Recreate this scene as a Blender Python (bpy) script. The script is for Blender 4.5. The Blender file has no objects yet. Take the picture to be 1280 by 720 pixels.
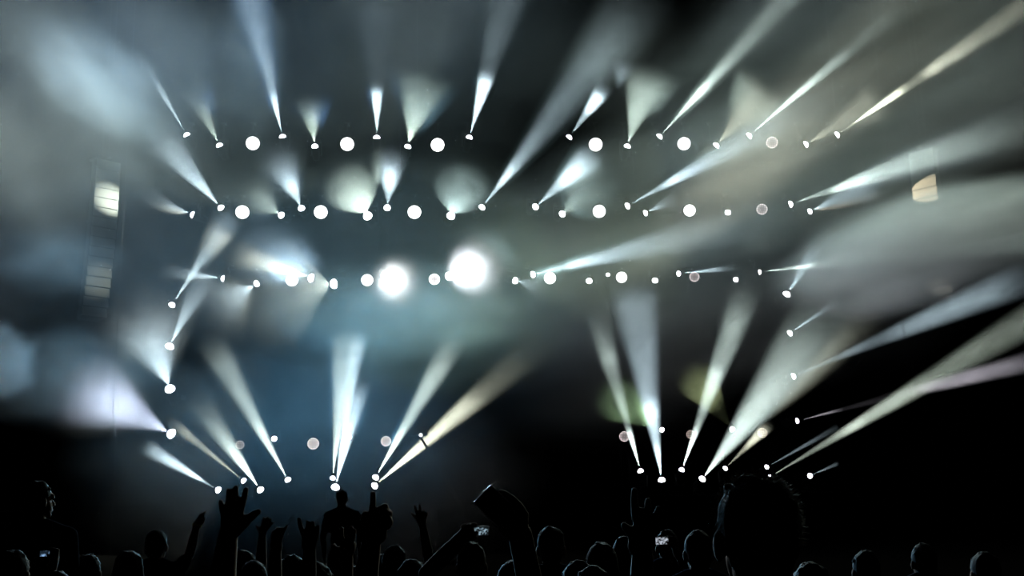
import bpy, bmesh, math, random
from mathutils import Vector, Matrix, Quaternion

PI = math.pi
R = math.radians
S = bpy.context.scene
COL = S.collection
random.seed(11)

# ------------------------------------------------------------------ camera
F = 1244.0                                   # focal length in pixels of the 1280 px wide frame
CAM = Vector((0.0, 0.0, 1.95))
PITCH, ROLL = math.atan((605 - 360) / F), R(1.3)
_fw = Vector((0, math.cos(PITCH), math.sin(PITCH)))
_up0 = Vector((0, -math.sin(PITCH), math.cos(PITCH)))
_rt0 = Vector((1, 0, 0))
_up = _up0 * math.cos(ROLL) + _rt0 * math.sin(ROLL)
_rt = _rt0 * math.cos(ROLL) - _up0 * math.sin(ROLL)
cd = bpy.data.cameras.new('camera')
cd.sensor_width = 36.0
cd.lens = 36.0 * F / 1280.0
cd.clip_start, cd.clip_end = 0.05, 400
cam = bpy.data.objects.new('camera', cd)
COL.objects.link(cam)
m3 = Matrix((_rt, _up, -_fw)).transposed()
cam.matrix_world = Matrix.Translation(CAM) @ m3.to_4x4()
S.camera = cam

# ------------------------------------------------------------------ world, exposure, sampling
w = bpy.data.worlds.new('night')
S.world = w
w.use_nodes = True
w.node_tree.nodes['Background'].inputs[0].default_value = (0.35, 0.5, 0.8, 1)
w.node_tree.nodes['Background'].inputs[1].default_value = 0.00005
S.view_settings.view_transform = 'Standard'
S.view_settings.look = 'None'
S.view_settings.exposure = 0.0
S.view_settings.gamma = 1.0
S.view_settings.use_curve_mapping = False
cy = S.cycles
cy.max_bounces = 3
cy.diffuse_bounces = 0
cy.glossy_bounces = 1
cy.transmission_bounces = 1
cy.volume_bounces = 0
cy.transparent_max_bounces = 64
cy.volume_step_rate = 1.0
cy.volume_max_steps = 64
cy.use_denoising = True
cy.denoising_input_passes = 'RGB_ALBEDO'
cy.use_light_tree = True

# ------------------------------------------------------------------ where things stand
def ray(px, py):
    return _fw + _rt * ((px - 640) / F) + _up * ((360 - py) / F)
def at(px, py, Y):
    d = ray(px, py)
    return CAM + d * (Y / d.y)
STAGE_Y, STAGE_M = 37.5, 0.05                 # the lamp rows hang in the plane y = 37.5 + 0.05 x
def stage(px, py, off=0.0):
    d = ray(px, py)
    return CAM + d * ((STAGE_Y + off) / (d.y - STAGE_M * d.x))
def pxsize(p):                                # metres per pixel at point p
    return (p - CAM).dot(_fw) / F
DECK_Z = 1.42

def lin(v):
    return v / 12.92 if v <= 0.04045 else ((v + 0.055) / 1.055) ** 2.4

# ------------------------------------------------------------------ lights
WHITE, COOL, GREEN, WARM, BLUE = (0.80, 1, 0.93), (0.68, 0.90, 1.0), (0.78, 1.0, 0.88), (0.95, 1.0, 0.78), (0.62, 0.76, 1.0)
WASH_LIGHTS = []                              # (position, radiant intensity, colour)
def spot(name, p, d, half, inten, color, blend=0.6, size=0.02):
    ld = bpy.data.lights.new(name, 'SPOT')
    ld.energy = inten * 4 * PI
    ld.color = color
    ld.spot_size = min(R(178), 2 * half)
    ld.spot_blend = blend
    ld.shadow_soft_size = size
    o = bpy.data.objects.new(name, ld)
    COL.objects.link(o)
    o.location = p
    o.rotation_mode = 'QUATERNION'
    o.rotation_quaternion = d.to_track_quat('-Z', 'Y')
    return o

# ------------------------------------------------------------------ haze
def new_volume(name, aniso=0.0):
    m = bpy.data.materials.new(name)
    m.use_nodes = True
    nt = m.node_tree
    nt.nodes.clear()
    out = nt.nodes.new('ShaderNodeOutputMaterial')
    sc = nt.nodes.new('ShaderNodeVolumeScatter')
    sc.inputs['Color'].default_value = (1, 1, 1, 1)
    sc.inputs['Anisotropy'].default_value = aniso
    nt.links.new(sc.outputs[0], out.inputs['Volume'])
    return m, nt, sc
def math_node(nt, op, a, b=None, clamp=False):
    n = nt.nodes.new('ShaderNodeMath')
    n.operation = op
    n.use_clamp = clamp
    for i, v in enumerate((a, b)):
        if v is None:
            continue
        if isinstance(v, (int, float)):
            n.inputs[i].default_value = v
        else:
            nt.links.new(v, n.inputs[i])
    return n.outputs[0]
def noise_factor(nt, coord, scale, lo, hi, seed, stretch=(1, 1, 1), detail=2.0):
    mp = nt.nodes.new('ShaderNodeMapping')
    mp.inputs['Location'].default_value = (seed * 3.17, seed * 1.31, seed * 2.23)
    mp.inputs['Scale'].default_value = stretch
    nt.links.new(coord, mp.inputs['Vector'])
    nz = nt.nodes.new('ShaderNodeTexNoise')
    nz.inputs['Scale'].default_value = scale
    nz.inputs['Detail'].default_value = detail
    nz.inputs['Roughness'].default_value = 0.55
    nt.links.new(mp.outputs[0], nz.inputs['Vector'])
    mr = nt.nodes.new('ShaderNodeMapRange')
    mr.inputs['From Min'].default_value = 0.3
    mr.inputs['From Max'].default_value = 0.7
    mr.inputs['To Min'].default_value = lo
    mr.inputs['To Max'].default_value = hi
    nt.links.new(nz.outputs['Fac'], mr.inputs['Value'])
    return mr.outputs[0]

def haze_obj(name, me, mat, label):
    me.materials.append(mat)
    o = bpy.data.objects.new(name, me)
    COL.objects.link(o)
    o['label'] = label
    o['category'] = 'light beam' if name == 'light_beam' else 'smoke'
    o['kind'] = 'stuff'
    return o

GAIN_BEAM, GAIN_CLOUD = 1.3, 1.15
RHO = 0.012                                    # densest haze in a beam, per metre
NB = [0]
def beam(a, b, w, prof, color=COOL, fwd=None, blend=1.0, label='', noise=0.35, round_end=False, lens=True, edge=1.45, rho=None, P=None, soft0=0.0):
    """A lamp beam seen in the haze: from lens pixel a to pixel b, w pixels wide at b.  prof: (share of the
    length, brightness) pairs; the haze's density along the beam follows from them, the light is a real spot."""
    NB[0] += 1
    A = stage(*a) if P is None else P
    lat = math.hypot(b[0] - a[0], b[1] - a[1]) * pxsize(A)
    f = 0.5 * lat if fwd is None else fwd
    B = at(b[0], b[1], A.y - f)
    ax = B - A
    L = ax.length
    d = ax / L
    rad = 0.5 * w * pxsize(B)
    tan = rad / L
    half = math.atan(tan)
    # brightness -> density
    n = 30
    want = []
    for i in range(n + 1):
        t = i / n
        v = prof[-1][1]
        for (t0, v0), (t1, v1) in zip(prof, prof[1:]):
            if t0 <= t <= t1:
                v = v0 + (v1 - v0) * (t - t0) / max(1e-6, t1 - t0)
                break
        r = max(0.25, t * L)
        # end-on cones: longer path through the light
        sinv = max(0.15, d.cross((A - CAM).normalized()).length)
        want.append(lin(max(0, v)) * 4 * PI * r / (2 * tan / sinv))
    wmax = max(want)
    gain = GAIN_BEAM * (1.0 if rho else 1.3)
    rho = rho or RHO
    inten = wmax / rho * gain * (1.0 + 0.45 * blend)
    wide = 1.05 + 0.25 * blend
    so = spot('beam_lamp', A + d * 0.14, d, half * wide, inten, color, blend)
    # hull
    bm = bmesh.new()
    seg, rings = 24, 10
    prev = None
    r0 = 0.10
    rr = []
    for i in range(rings + 1):
        t = i / rings
        rr.append((t * L, r0 + t * L * tan * edge))
    for i in range(1, 5):                       # rounded far end
        q = i / 4 * PI / 2
        rr.append((L + math.sin(q) * rad * edge * 0.35, (r0 + rad * edge) * max(0.02, math.cos(q))))
    for z, q in rr:
        ring = [bm.verts.new((q * math.cos(k * 2 * PI / seg), q * math.sin(k * 2 * PI / seg), z)) for k in range(seg)]
        if prev:
            for k in range(seg):
                bm.faces.new((prev[k], prev[(k + 1) % seg], ring[(k + 1) % seg], ring[k]))
        else:
            bm.faces.new(ring[::-1])
        prev = ring
    bm.faces.new(prev)
    me = bpy.data.meshes.new('light_beam')
    bm.to_mesh(me)
    bm.free()
    m, nt, sc = new_volume('haze_in_beam')
    tc = nt.nodes.new('ShaderNodeTexCoord')
    ln = nt.nodes.new('ShaderNodeVectorMath')
    ln.operation = 'LENGTH'
    sx = nt.nodes.new('ShaderNodeSeparateXYZ')
    nt.links.new(tc.outputs['Object'], sx.inputs[0])
    nt.links.new(tc.outputs['Object'], ln.inputs[0])
    zz = math_node(nt, 'DIVIDE', ln.outputs['Value'] if round_end else sx.outputs['Z'], L)
    cr = nt.nodes.new('ShaderNodeValToRGB')
    el = cr.color_ramp.elements
    cr.color_ramp.interpolation = 'LINEAR'
    while len(el) < n + 1:
        el.new(0.5)
    for i in range(n + 1):
        el[i].position = i / n
        q = want[i] / wmax
        el[i].color = (q, q, q, 1)
    nt.links.new(zz, cr.inputs[0])
    dens = math_node(nt, 'MULTIPLY', cr.outputs[0], rho)
    if noise:
        nf = noise_factor(nt, tc.outputs['Object'], 0.8 / max(0.3, min(rad, 1.2)), 1 - noise, 1 + noise, NB[0], (1, 1, 0.45))
        dens = math_node(nt, 'MULTIPLY', dens, nf)
    # thins out at the rim of the wisp
    xy = nt.nodes.new('ShaderNodeCombineXYZ')
    nt.links.new(sx.outputs['X'], xy.inputs[0])
    nt.links.new(sx.outputs['Y'], xy.inputs[1])
    l2 = nt.nodes.new('ShaderNodeVectorMath')
    l2.operation = 'LENGTH'
    nt.links.new(xy.outputs[0], l2.inputs[0])
    lim = math_node(nt, 'ADD', math_node(nt, 'MULTIPLY', sx.outputs['Z'], tan * edge), r0)
    q = math_node(nt, 'DIVIDE', l2.outputs['Value'], lim)
    fall = nt.nodes.new('ShaderNodeMapRange')
    fall.inputs['From Min'].default_value = 1.0
    fall.inputs['From Max'].default_value = 0.72
    nt.links.new(q, fall.inputs['Value'])
    dens = math_node(nt, 'MULTIPLY', dens, fall.outputs[0])
    nt.links.new(dens, sc.inputs['Density'])
    ob = haze_obj('light_beam', me, m, label or 'pale beam of lamp light in the haze')
    ob.location = A
    ob.rotation_mode = 'QUATERNION'
    ob.rotation_quaternion = d.to_track_quat('Z', 'Y')
    return A, d, so

def cloud(c, rx, ry, v, Y=31.0, rot=0.0, depth=None, lo=0.35, hi=1.65, scale=None, label='', detail=2.5, stretch=(1, 1, 1), power=1.5, rho=None, warp=0.55):
    """A soft body of smoke at pixel c, rx by ry pixels, that the wash lamps light to brightness v at its middle."""
    NB[0] += 1
    C = at(c[0], c[1], Y)
    k = pxsize(C)
    ax, az = rx * k, ry * k
    ay = depth or min(4.0, max(ax, az) * 0.8)
    E = 0.0
    for p, i, col, axis, half, bl_ in WASH_LIGHTS:
        q = (C - p)
        x = (q.normalized().dot(axis) - math.cos(half)) / (1 - math.cos(half)) / bl_
        x = max(0.0, min(1.0, x))
        E += i * sum(col) / 3 / q.length_squared * x * x * (3 - 2 * x)
    path = 2 * ay * (0.70 if power < 1 else 0.57)
    rho = rho or lin(v) * 4 * PI / (max(E, 1e-3) * path) * GAIN_CLOUD
    bm = bmesh.new()
    bmesh.ops.create_icosphere(bm, subdivisions=3, radius=1.0)
    me = bpy.data.meshes.new('smoke')
    bm.to_mesh(me)
    bm.free()
    m, nt, sc = new_volume('drifting_smoke')
    tc = nt.nodes.new('ShaderNodeTexCoord')
    dt = nt.nodes.new('ShaderNodeVectorMath')
    dt.operation = 'DOT_PRODUCT'
    wn = nt.nodes.new('ShaderNodeTexNoise')
    wn.inputs['Scale'].default_value = 1.7
    wn.inputs['Detail'].default_value = 1.5
    wm = nt.nodes.new('ShaderNodeMapping')
    wm.inputs['Location'].default_value = (NB[0] * 1.7, NB[0] * .9, NB[0] * 2.9)
    nt.links.new(tc.outputs['Object'], wm.inputs['Vector'])
    nt.links.new(wm.outputs[0], wn.inputs['Vector'])
    wa = nt.nodes.new('ShaderNodeVectorMath')
    wa.operation = 'MULTIPLY_ADD'
    nt.links.new(wn.outputs['Color'], wa.inputs[0])
    wa.inputs[1].default_value = (2 * warp,) * 3
    nt.links.new(tc.outputs['Object'], wa.inputs[2])
    ws = nt.nodes.new('ShaderNodeVectorMath')
    ws.operation = 'SUBTRACT'
    nt.links.new(wa.outputs[0], ws.inputs[0])
    ws.inputs[1].default_value = (warp,) * 3
    # the drift fades out before the body's own limit
    d0 = nt.nodes.new('ShaderNodeVectorMath')
    d0.operation = 'DOT_PRODUCT'
    nt.links.new(tc.outputs['Object'], d0.inputs[0])
    nt.links.new(tc.outputs['Object'], d0.inputs[1])
    rim = math_node(nt, 'MULTIPLY', math_node(nt, 'SUBTRACT', 1.0, d0.outputs['Value'], True), 2.2, True)
    nt.links.new(ws.outputs[0], dt.inputs[0])
    nt.links.new(ws.outputs[0], dt.inputs[1])
    q = math_node(nt, 'SUBTRACT', 1.0, dt.outputs['Value'], True)
    q = math_node(nt, 'MULTIPLY', math_node(nt, 'POWER', q, power), rim)
    mp = nt.nodes.new('ShaderNodeMapping')
    mp.inputs['Scale'].default_value = (ax, ay, az)
    nt.links.new(tc.outputs['Object'], mp.inputs['Vector'])
    nf = noise_factor(nt, mp.outputs[0], scale or 0.45, lo, hi, NB[0], stretch, detail)
    dens = math_node(nt, 'MULTIPLY', math_node(nt, 'MULTIPLY', q, nf), rho)
    dens = math_node(nt, 'MAXIMUM', dens, 0.0)
    nt.links.new(dens, sc.inputs['Density'])
    ob = haze_obj('smoke', me, m, label or 'drifting smoke over the stage')
    ob.location = C
    ob.scale = (ax, ay, az)
    ob.rotation_euler = (0, -rot, 0)
    return ob

# ------------------------------------------------------------------ the wash lamps' wide light
def wash_light(px, py, inten, color, up=0.6, half=R(54), blend=0.5):
    p = stage(px, py, -0.2)
    d = Vector((0, -1, up)).normalized()
    spot('wash_lamp', p, d, half, inten, color, blend, 0.2)
    WASH_LIGHTS.append((p, inten, color, d, half, blend))
for px, py, i, c in ((434, 180, 3300, (0.22, 0.50, 1.0)), (316, 179, 3000, (0.24, 0.52, 1.0)), (365, 350, 1800, (0.48, 0.76, 1.0)),
                     (547, 181, 1300, (0.40, 0.78, 1.0)), (687.5, 347.5, 1800, (0.62, 0.98, 1.0)), (855, 179.5, 2200, (0.74, 1.0, 0.92)), (952.5, 261.5, 2800, (0.82, 1.0, 0.82))):
    wash_light(px, py, i, c)
for px, py, i, c in ((391.5, 554.5, 1700, (0.22, 0.62, 1.0)), (482.5, 551.5, 1400, (0.22, 0.62, 1.0))):
    wash_light(px, py, i, c, 0.35, R(36), 0.7)

# ------------------------------------------------------------------ materials
def mat(name, col, rough=0.6, metal=0.0, bump=0.0, bscale=40.0, var=0.0, spec=0.25):
    m = bpy.data.materials.new(name)
    m.use_nodes = True
    nt = m.node_tree
    b = nt.nodes['Principled BSDF']
    b.inputs['Base Color'].default_value = (*col, 1)
    b.inputs['Roughness'].default_value = rough
    b.inputs['Metallic'].default_value = metal
    b.inputs['Specular IOR Level'].default_value = spec
    if bump or var:
        tc = nt.nodes.new('ShaderNodeTexCoord')
        nz = nt.nodes.new('ShaderNodeTexNoise')
        nz.inputs['Scale'].default_value = bscale
        nz.inputs['Detail'].default_value = 4
        nt.links.new(tc.outputs['Object'], nz.inputs['Vector'])
        if bump:
            bp = nt.nodes.new('ShaderNodeBump')
            bp.inputs['Strength'].default_value = bump
            bp.inputs['Distance'].default_value = 0.02
            nt.links.new(nz.outputs['Fac'], bp.inputs['Height'])
            nt.links.new(bp.outputs[0], b.inputs['Normal'])
        if var:
            mx = nt.nodes.new('ShaderNodeMix')
            mx.data_type = 'RGBA'
            mx.inputs[6].default_value = (*[c * (1 - var) for c in col], 1)
            mx.inputs[7].default_value = (*[min(1, c * (1 + var)) for c in col], 1)
            nt.links.new(nz.outputs['Fac'], mx.inputs[0])
            nt.links.new(mx.outputs[2], b.inputs['Base Color'])
    return m
def emit(name, col, strength, pattern=None):
    """A lit lens.  pattern: (cells per metre, brightness between the pixels) for a lamp face made of LED pixels."""
    m = bpy.data.materials.new(name)
    m.use_nodes = True
    m.cycles.emission_sampling = 'NONE'
    nt = m.node_tree
    nt.nodes.clear()
    out = nt.nodes.new('ShaderNodeOutputMaterial')
    e = nt.nodes.new('ShaderNodeEmission')
    e.inputs[0].default_value = (*col, 1)
    e.inputs[1].default_value = strength
    nt.links.new(e.outputs[0], out.inputs[0])
    if pattern:
        tc = nt.nodes.new('ShaderNodeTexCoord')
        v = nt.nodes.new('ShaderNodeTexVoronoi')
        v.inputs['Scale'].default_value = pattern[0]
        v.inputs['Randomness'].default_value = 0.0
        nt.links.new(tc.outputs['Object'], v.inputs['Vector'])
        mr = nt.nodes.new('ShaderNodeMapRange')
        mr.inputs['From Min'].default_value = 0.30
        mr.inputs['From Max'].default_value = 0.55
        mr.inputs['To Min'].default_value = strength
        mr.inputs['To Max'].default_value = pattern[1]
        nt.links.new(v.outputs['Distance'], mr.inputs['Value'])
        nt.links.new(mr.outputs[0], e.inputs[1])
    return m

M_METAL = mat('black_powder_coat', (0.004, 0.004, 0.0045), 0.8, spec=0.05)
M_TRUSS = mat('black_painted_truss', (0.0025, 0.0025, 0.003), 0.9, spec=0.02)
M_BODY = mat('lamp_housing', (0.003, 0.003, 0.0035), 0.8, spec=0.04)
M_CLOTH = mat('black_drape', (0.004, 0.004, 0.005), 0.95, bump=0.5, bscale=3, spec=0.0)
M_DECK = mat('black_stage_boards', (0.002, 0.002, 0.0022), 0.9, bump=0.2, bscale=8, spec=0.0)
M_GROUND = mat('trodden_ground', (0.0025, 0.0023, 0.002), 0.95, bump=0.6, bscale=6, var=0.4)
M_SPEAKER = mat('speaker_paint', (0.004, 0.004, 0.004), 0.8, bump=0.15, bscale=60, spec=0.03)
M_GRILLE = mat('speaker_grille', (0.038, 0.038, 0.034), 0.7, spec=0.05)
M_LENS = emit('lit_beam_lens', (1.0, 1.0, 1.0), 14)
M_LENS_BLUE = emit('lit_beam_lens_cool', (0.86, 0.92, 1.0), 12)
M_WASH = emit('lit_wash_face', (1.0, 0.97, 0.96), 9, (26, 1.6))
M_WASH_DIM = emit('pixel_wash_face', (1.0, 0.86, 0.86), 1.5, (19, 0.16))
M_WASH_AMBER = emit('amber_pixel_wash_face', (1.0, 0.88, 0.80), 1.5, (15, 0.30))
M_WASH_FAINT = emit('faint_pixel_wash_face', (1.0, 0.84, 0.74), 0.6, (15, 0.10))

# ------------------------------------------------------------------ mesh helpers
def link(name, bm, m, parent=None, smooth=False, bevel=0.0):
    me = bpy.data.meshes.new(name)
    bmesh.ops.recalc_face_normals(bm, faces=bm.faces[:])
    if smooth:
        for f in bm.faces:
            f.smooth = True
    bm.to_mesh(me)
    bm.free()
    if m:
        me.materials.append(m)
    o = bpy.data.objects.new(name, me)
    COL.objects.link(o)
    if parent:
        o.parent = parent
    if bevel:
        b = o.modifiers.new('bevel', 'BEVEL')
        b.width = bevel
        b.segments = 2
        b.limit_method = 'ANGLE'
    return o
def box(bm, x0, x1, y0, y1, z0, z1):
    vs = [bm.verts.new(p) for p in ((x0,y0,z0),(x1,y0,z0),(x1,y1,z0),(x0,y1,z0),(x0,y0,z1),(x1,y0,z1),(x1,y1,z1),(x0,y1,z1))]
    for q in ((0,3,2,1),(4,5,6,7),(0,1,5,4),(1,2,6,5),(2,3,7,6),(3,0,4,7)):
        bm.faces.new([vs[i] for i in q])
    return vs
def tube(bm, a, b, r0, r1=None, seg=10):
    a, b = Vector(a), Vector(b)
    r1 = r0 if r1 is None else r1
    d = (b - a).normalized()
    u = d.orthogonal().normalized()
    v = d.cross(u)
    ra = [bm.verts.new(a + (u * math.cos(t) + v * math.sin(t)) * r0) for t in [k * 2 * PI / seg for k in range(seg)]]
    rb = [bm.verts.new(b + (u * math.cos(t) + v * math.sin(t)) * r1) for t in [k * 2 * PI / seg for k in range(seg)]]
    for k in range(seg):
        bm.faces.new((ra[k], ra[(k+1) % seg], rb[(k+1) % seg], rb[k]))
    bm.faces.new(ra[::-1])
    bm.faces.new(rb)
def lathe(bm, prof, seg=24):
    prev = None
    for r, z in prof:
        if r < 1e-5:
            ring = [bm.verts.new((0, 0, z))]
        else:
            ring = [bm.verts.new((r * math.cos(k*2*PI/seg), r * math.sin(k*2*PI/seg), z)) for k in range(seg)]
        if prev:
            for k in range(seg):
                a = [prev[k % len(prev)], prev[(k+1) % len(prev)], ring[(k+1) % len(ring)], ring[k % len(ring)]]
                f = []
                for x in a:
                    if x not in f:
                        f.append(x)
                if len(f) > 2:
                    bm.faces.new(f)
        prev = ring
def thing(name, label, cat, loc, group=None):
    o = bpy.data.objects.new(name, None)
    o.empty_display_size = 0.1
    COL.objects.link(o)
    o.location = loc
    o['label'], o['category'] = label, cat
    if group:
        o['group'] = group
    return o
def structure(name, bm, m, bevel=0.0, label=None):
    o = link(name, bm, m, bevel=bevel)
    o['kind'] = 'structure'
    if label:
        o['label'] = label
    return o

# ------------------------------------------------------------------ the setting: ground, stage, backdrop, roof
bm = bmesh.new(); box(bm, -34, 34, -4, 47, -0.2, 0); structure('floor', bm, M_GROUND); M_GROUND.node_tree.nodes['Principled BSDF'].inputs['Specular IOR Level'].default_value = 0.0
bm = bmesh.new(); box(bm, -20, 20, 34.5, 46, 0, DECK_Z); structure('stage_floor', bm, M_DECK)
bm = bmesh.new(); box(bm, -13, 15, 38.6, 46, DECK_Z, DECK_Z + 0.32); structure('stage_step', bm, M_DECK)
bm = bmesh.new()                                   # pleated black backdrop
n = 240
lo = [bm.verts.new((-33 + 66 * i / n, 46.2 + 0.12 * math.sin(i * 1.9), 0)) for i in range(n + 1)]
hi = [bm.verts.new((v.co.x, v.co.y, 27)) for v in lo]
for i in range(n):
    bm.faces.new((lo[i], lo[i+1], hi[i+1], hi[i]))
structure('wall_back', bm, M_CLOTH)
bm = bmesh.new(); box(bm, -26, 26, 30, 46.5, 24.5, 25.0); structure('ceiling', bm, M_CLOTH)
ROOF_Z = 24.5

# ------------------------------------------------------------------ trusses
def truss(name, A, B, label, legs=(), hang=(), s=0.42, above=None):
    """Square lattice truss between two points (its lower front edge on the line A-B)."""
    root = thing(name, label, 'truss', A)
    d = (B - A)
    L = d.length
    d.normalize()
    if abs(d.z) > 0.9:
        u, v = Vector((1, 0, 0)), Vector((0, 1, 0))
    else:
        v = Vector((0, 1, 0))
        v = (v - d * v.dot(d)).normalized()
        u = Vector((0, 0, 1))
        u = (u - d * u.dot(d)).normalized()
    for p, q in ((0, 0), (1, 0), (0, 1), (1, 1)):
        bm = bmesh.new()
        o0 = u * s * p + v * s * q
        tube(bm, o0, o0 + d * L, 0.026)
        link('chord', bm, M_TRUSS, root)
    bm = bmesh.new()
    k = max(2, round(L / s))
    for i in range(k):
        a, b = d * (L * i / k), d * (L * (i + 1) / k)
        if i % 2:
            a, b = b, a
        tube(bm, a, b + u * s, 0.012, seg=6)
        tube(bm, a + v * s, b + v * s + u * s, 0.012, seg=6)
        tube(bm, a, b + v * s, 0.012, seg=6)
        tube(bm, a + u * s, b + v * s + u * s, 0.012, seg=6)
    link('lattice', bm, M_TRUSS, root)
    for t in hang:
        p = d * (L * t) + u * s + v * s * 0.5
        bm = bmesh.new()
        tube(bm, p, Vector((p.x, p.y, (ROOF_Z - .02 if above is None else _rows[above][0].z + (_rows[above][1].z - _rows[above][0].z) * t - .03) - A.z)), 0.012, seg=6)
        link('hoist_chain', bm, M_METAL, root)
    for t, zb in legs:
        p = d * (L * t) + v * s * 0.5
        bm = bmesh.new()
        for sx in (-0.15, 0.15):
            for sy in (-0.15, 0.15):
                tube(bm, p + Vector((sx, sy, 0.0)), Vector((p.x + sx, p.y + sy, zb - A.z)), 0.02, seg=8)
        hgt = p.z + A.z - zb
        for i in range(int(hgt / 0.3)):
            z0 = zb - A.z + i * 0.3
            sgn = 1 if i % 2 else -1
            for sy in (-0.15, 0.15):
                tube(bm, (p.x - 0.15 * sgn, p.y + sy, z0), (p.x + 0.15 * sgn, p.y + sy, z0 + 0.3), 0.01, seg=6)
        link('truss_leg', bm, M_TRUSS, root)
    return root, A, B
OFF = 0.12
_rows = {}
def row_truss(key, x0, y0, x1, y1, label, **kw):
    A, B = stage(x0, y0, OFF), stage(x1, y1, OFF)
    _rows[key] = (A, B)
    truss('lighting_truss', A, B, label, **kw)
row_truss('top', 205, 152, 1090, 151, 'long black lattice truss carrying the topmost row of lamps', hang=(.05, .35, .65, .95))
row_truss('middle', 205, 243, 1075, 240, 'long black lattice truss carrying the second row of lamps from the top', hang=(.03, .33, .67, .97), above='top')
row_truss('lower', 235, 331, 1000, 325, 'long black lattice truss level with the two blinding lamps', hang=(.02, .32, .68, .98), above='middle')
row_truss('rear', 285, 532, 970, 519, 'low black lattice truss on legs behind the floor lamps', legs=((.005, DECK_Z), (.33, DECK_Z), (.716, DECK_Z), (.995, DECK_Z)))
def tower(px, ytop, label):
    b = stage(px, 590, 0.42)
    b.z = DECK_Z + (0.32 if b.y > 38.6 else 0)
    t = stage(px, ytop, 0.42)
    truss('truss_tower', Vector((b.x - .21, b.y, b.z)), Vector((b.x - .21, b.y, t.z)), label)
tower(214, 362, 'upright lattice tower bearing four lamps beside the bluish smoke')
tower(990, 350, 'upright lattice tower bearing four lamps before the grey-green smoke')

# ------------------------------------------------------------------ lamps
ORD = 'first second third fourth fifth sixth seventh eighth ninth tenth'.split()
_mesh = {}
def shared(key, make):
    if key not in _mesh:
        bm = bmesh.new()
        make(bm)
        bmesh.ops.recalc_face_normals(bm, faces=bm.faces[:])
        me = bpy.data.meshes.new(key)
        bm.to_mesh(me)
        bm.free()
        _mesh[key] = me
    return _mesh[key]
def put(name, me, m, parent, loc=(0, 0, 0), quat=None, scale=(1, 1, 1)):
    o = bpy.data.objects.new(name, me if not me.materials or me.materials[0] == m else me.copy())
    if not o.data.materials:
        o.data.materials.append(m)
    elif o.data.materials[0] != m:
        o.data.materials[0] = m
    COL.objects.link(o)
    o.parent = parent
    o.location = loc
    o.scale = scale
    if quat:
        o.rotation_mode = 'QUATERNION'
        o.rotation_quaternion = quat
    return o
def head_beam(bm):                                 # lamp head along +Z, pivot at 0, lens seat at z = 0.26 (unit: lens radius 1 = 0.11 m)
    lathe(bm, [(0, -.22), (.075, -.22), (.105, -.19), (.115, -.05), (.125, .0), (.125, .10), (.13, .12), (.13, .235), (.122, .255), (.108, .258), (.104, .245), (0, .245)], 20)
def head_wash(bm):
    lathe(bm, [(0, -.20), (.12, -.20), (.16, -.17), (.18, -.02), (.20, .0), (.245, .05), (.25, .10), (.25, .15), (.238, .155), (.232, .14), (0, .14)], 28)
def lens_beam(bm):
    lathe(bm, [(.104, 0)] + [(.104 * math.cos(t * PI / 16), .095 * math.sin(t * PI / 16)) for t in range(1, 8)] + [(0, .095)], 20)
def lens_wash(bm):
    lathe(bm, [(.231, 0), (.228, .012), (.15, .022), (0, .028)], 36)
def lens_ring(bm):
    lathe(bm, [(.231, 0), (.228, .014), (.13, .016), (.125, .006)], 36)
def lens_core(bm):
    lathe(bm, [(.122, .004), (.06, .010), (0, .012)], 24)
def yoke_of(w, h):
    def f(bm):
        for s in (-1, 1):
            box(bm, s * w - .022, s * w + .022, -.045, .045, -.06, h)
            tube(bm, (s * w - .03, 0, 0), (s * w + .03, 0, 0), .05, seg=14)
        box(bm, -w - .022, w + .022, -.05, .05, h - .03, h + .02)
        tube(bm, (0, 0, h), (0, 0, h + .05), .07, seg=16)
    return f
def base_box(bm):
    box(bm, -.17, .17, -.11, .11, 0, .11)
    for s in (-1, 1):
        box(bm, s * .17 - (.0 if s > 0 else .02), s * .17 + (.02 if s > 0 else 0), -.05, .05, .03, .08)
def pole_unit(bm):
    tube(bm, (0, 0, 0), (0, 0, 1), .024, seg=10)
def hook(bm):
    box(bm, -.10, .10, -.03, .03, -.02, .03)
    box(bm, -.03, .03, -.05, .32, .0, .03)
    for s in (-1, 1):
        tube(bm, (s * .08, -.04, .04), (s * .08, .04, .04), .045, seg=12)
def foot(bm):
    box(bm, -.20, .20, -.16, .16, 0, .03)

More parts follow.
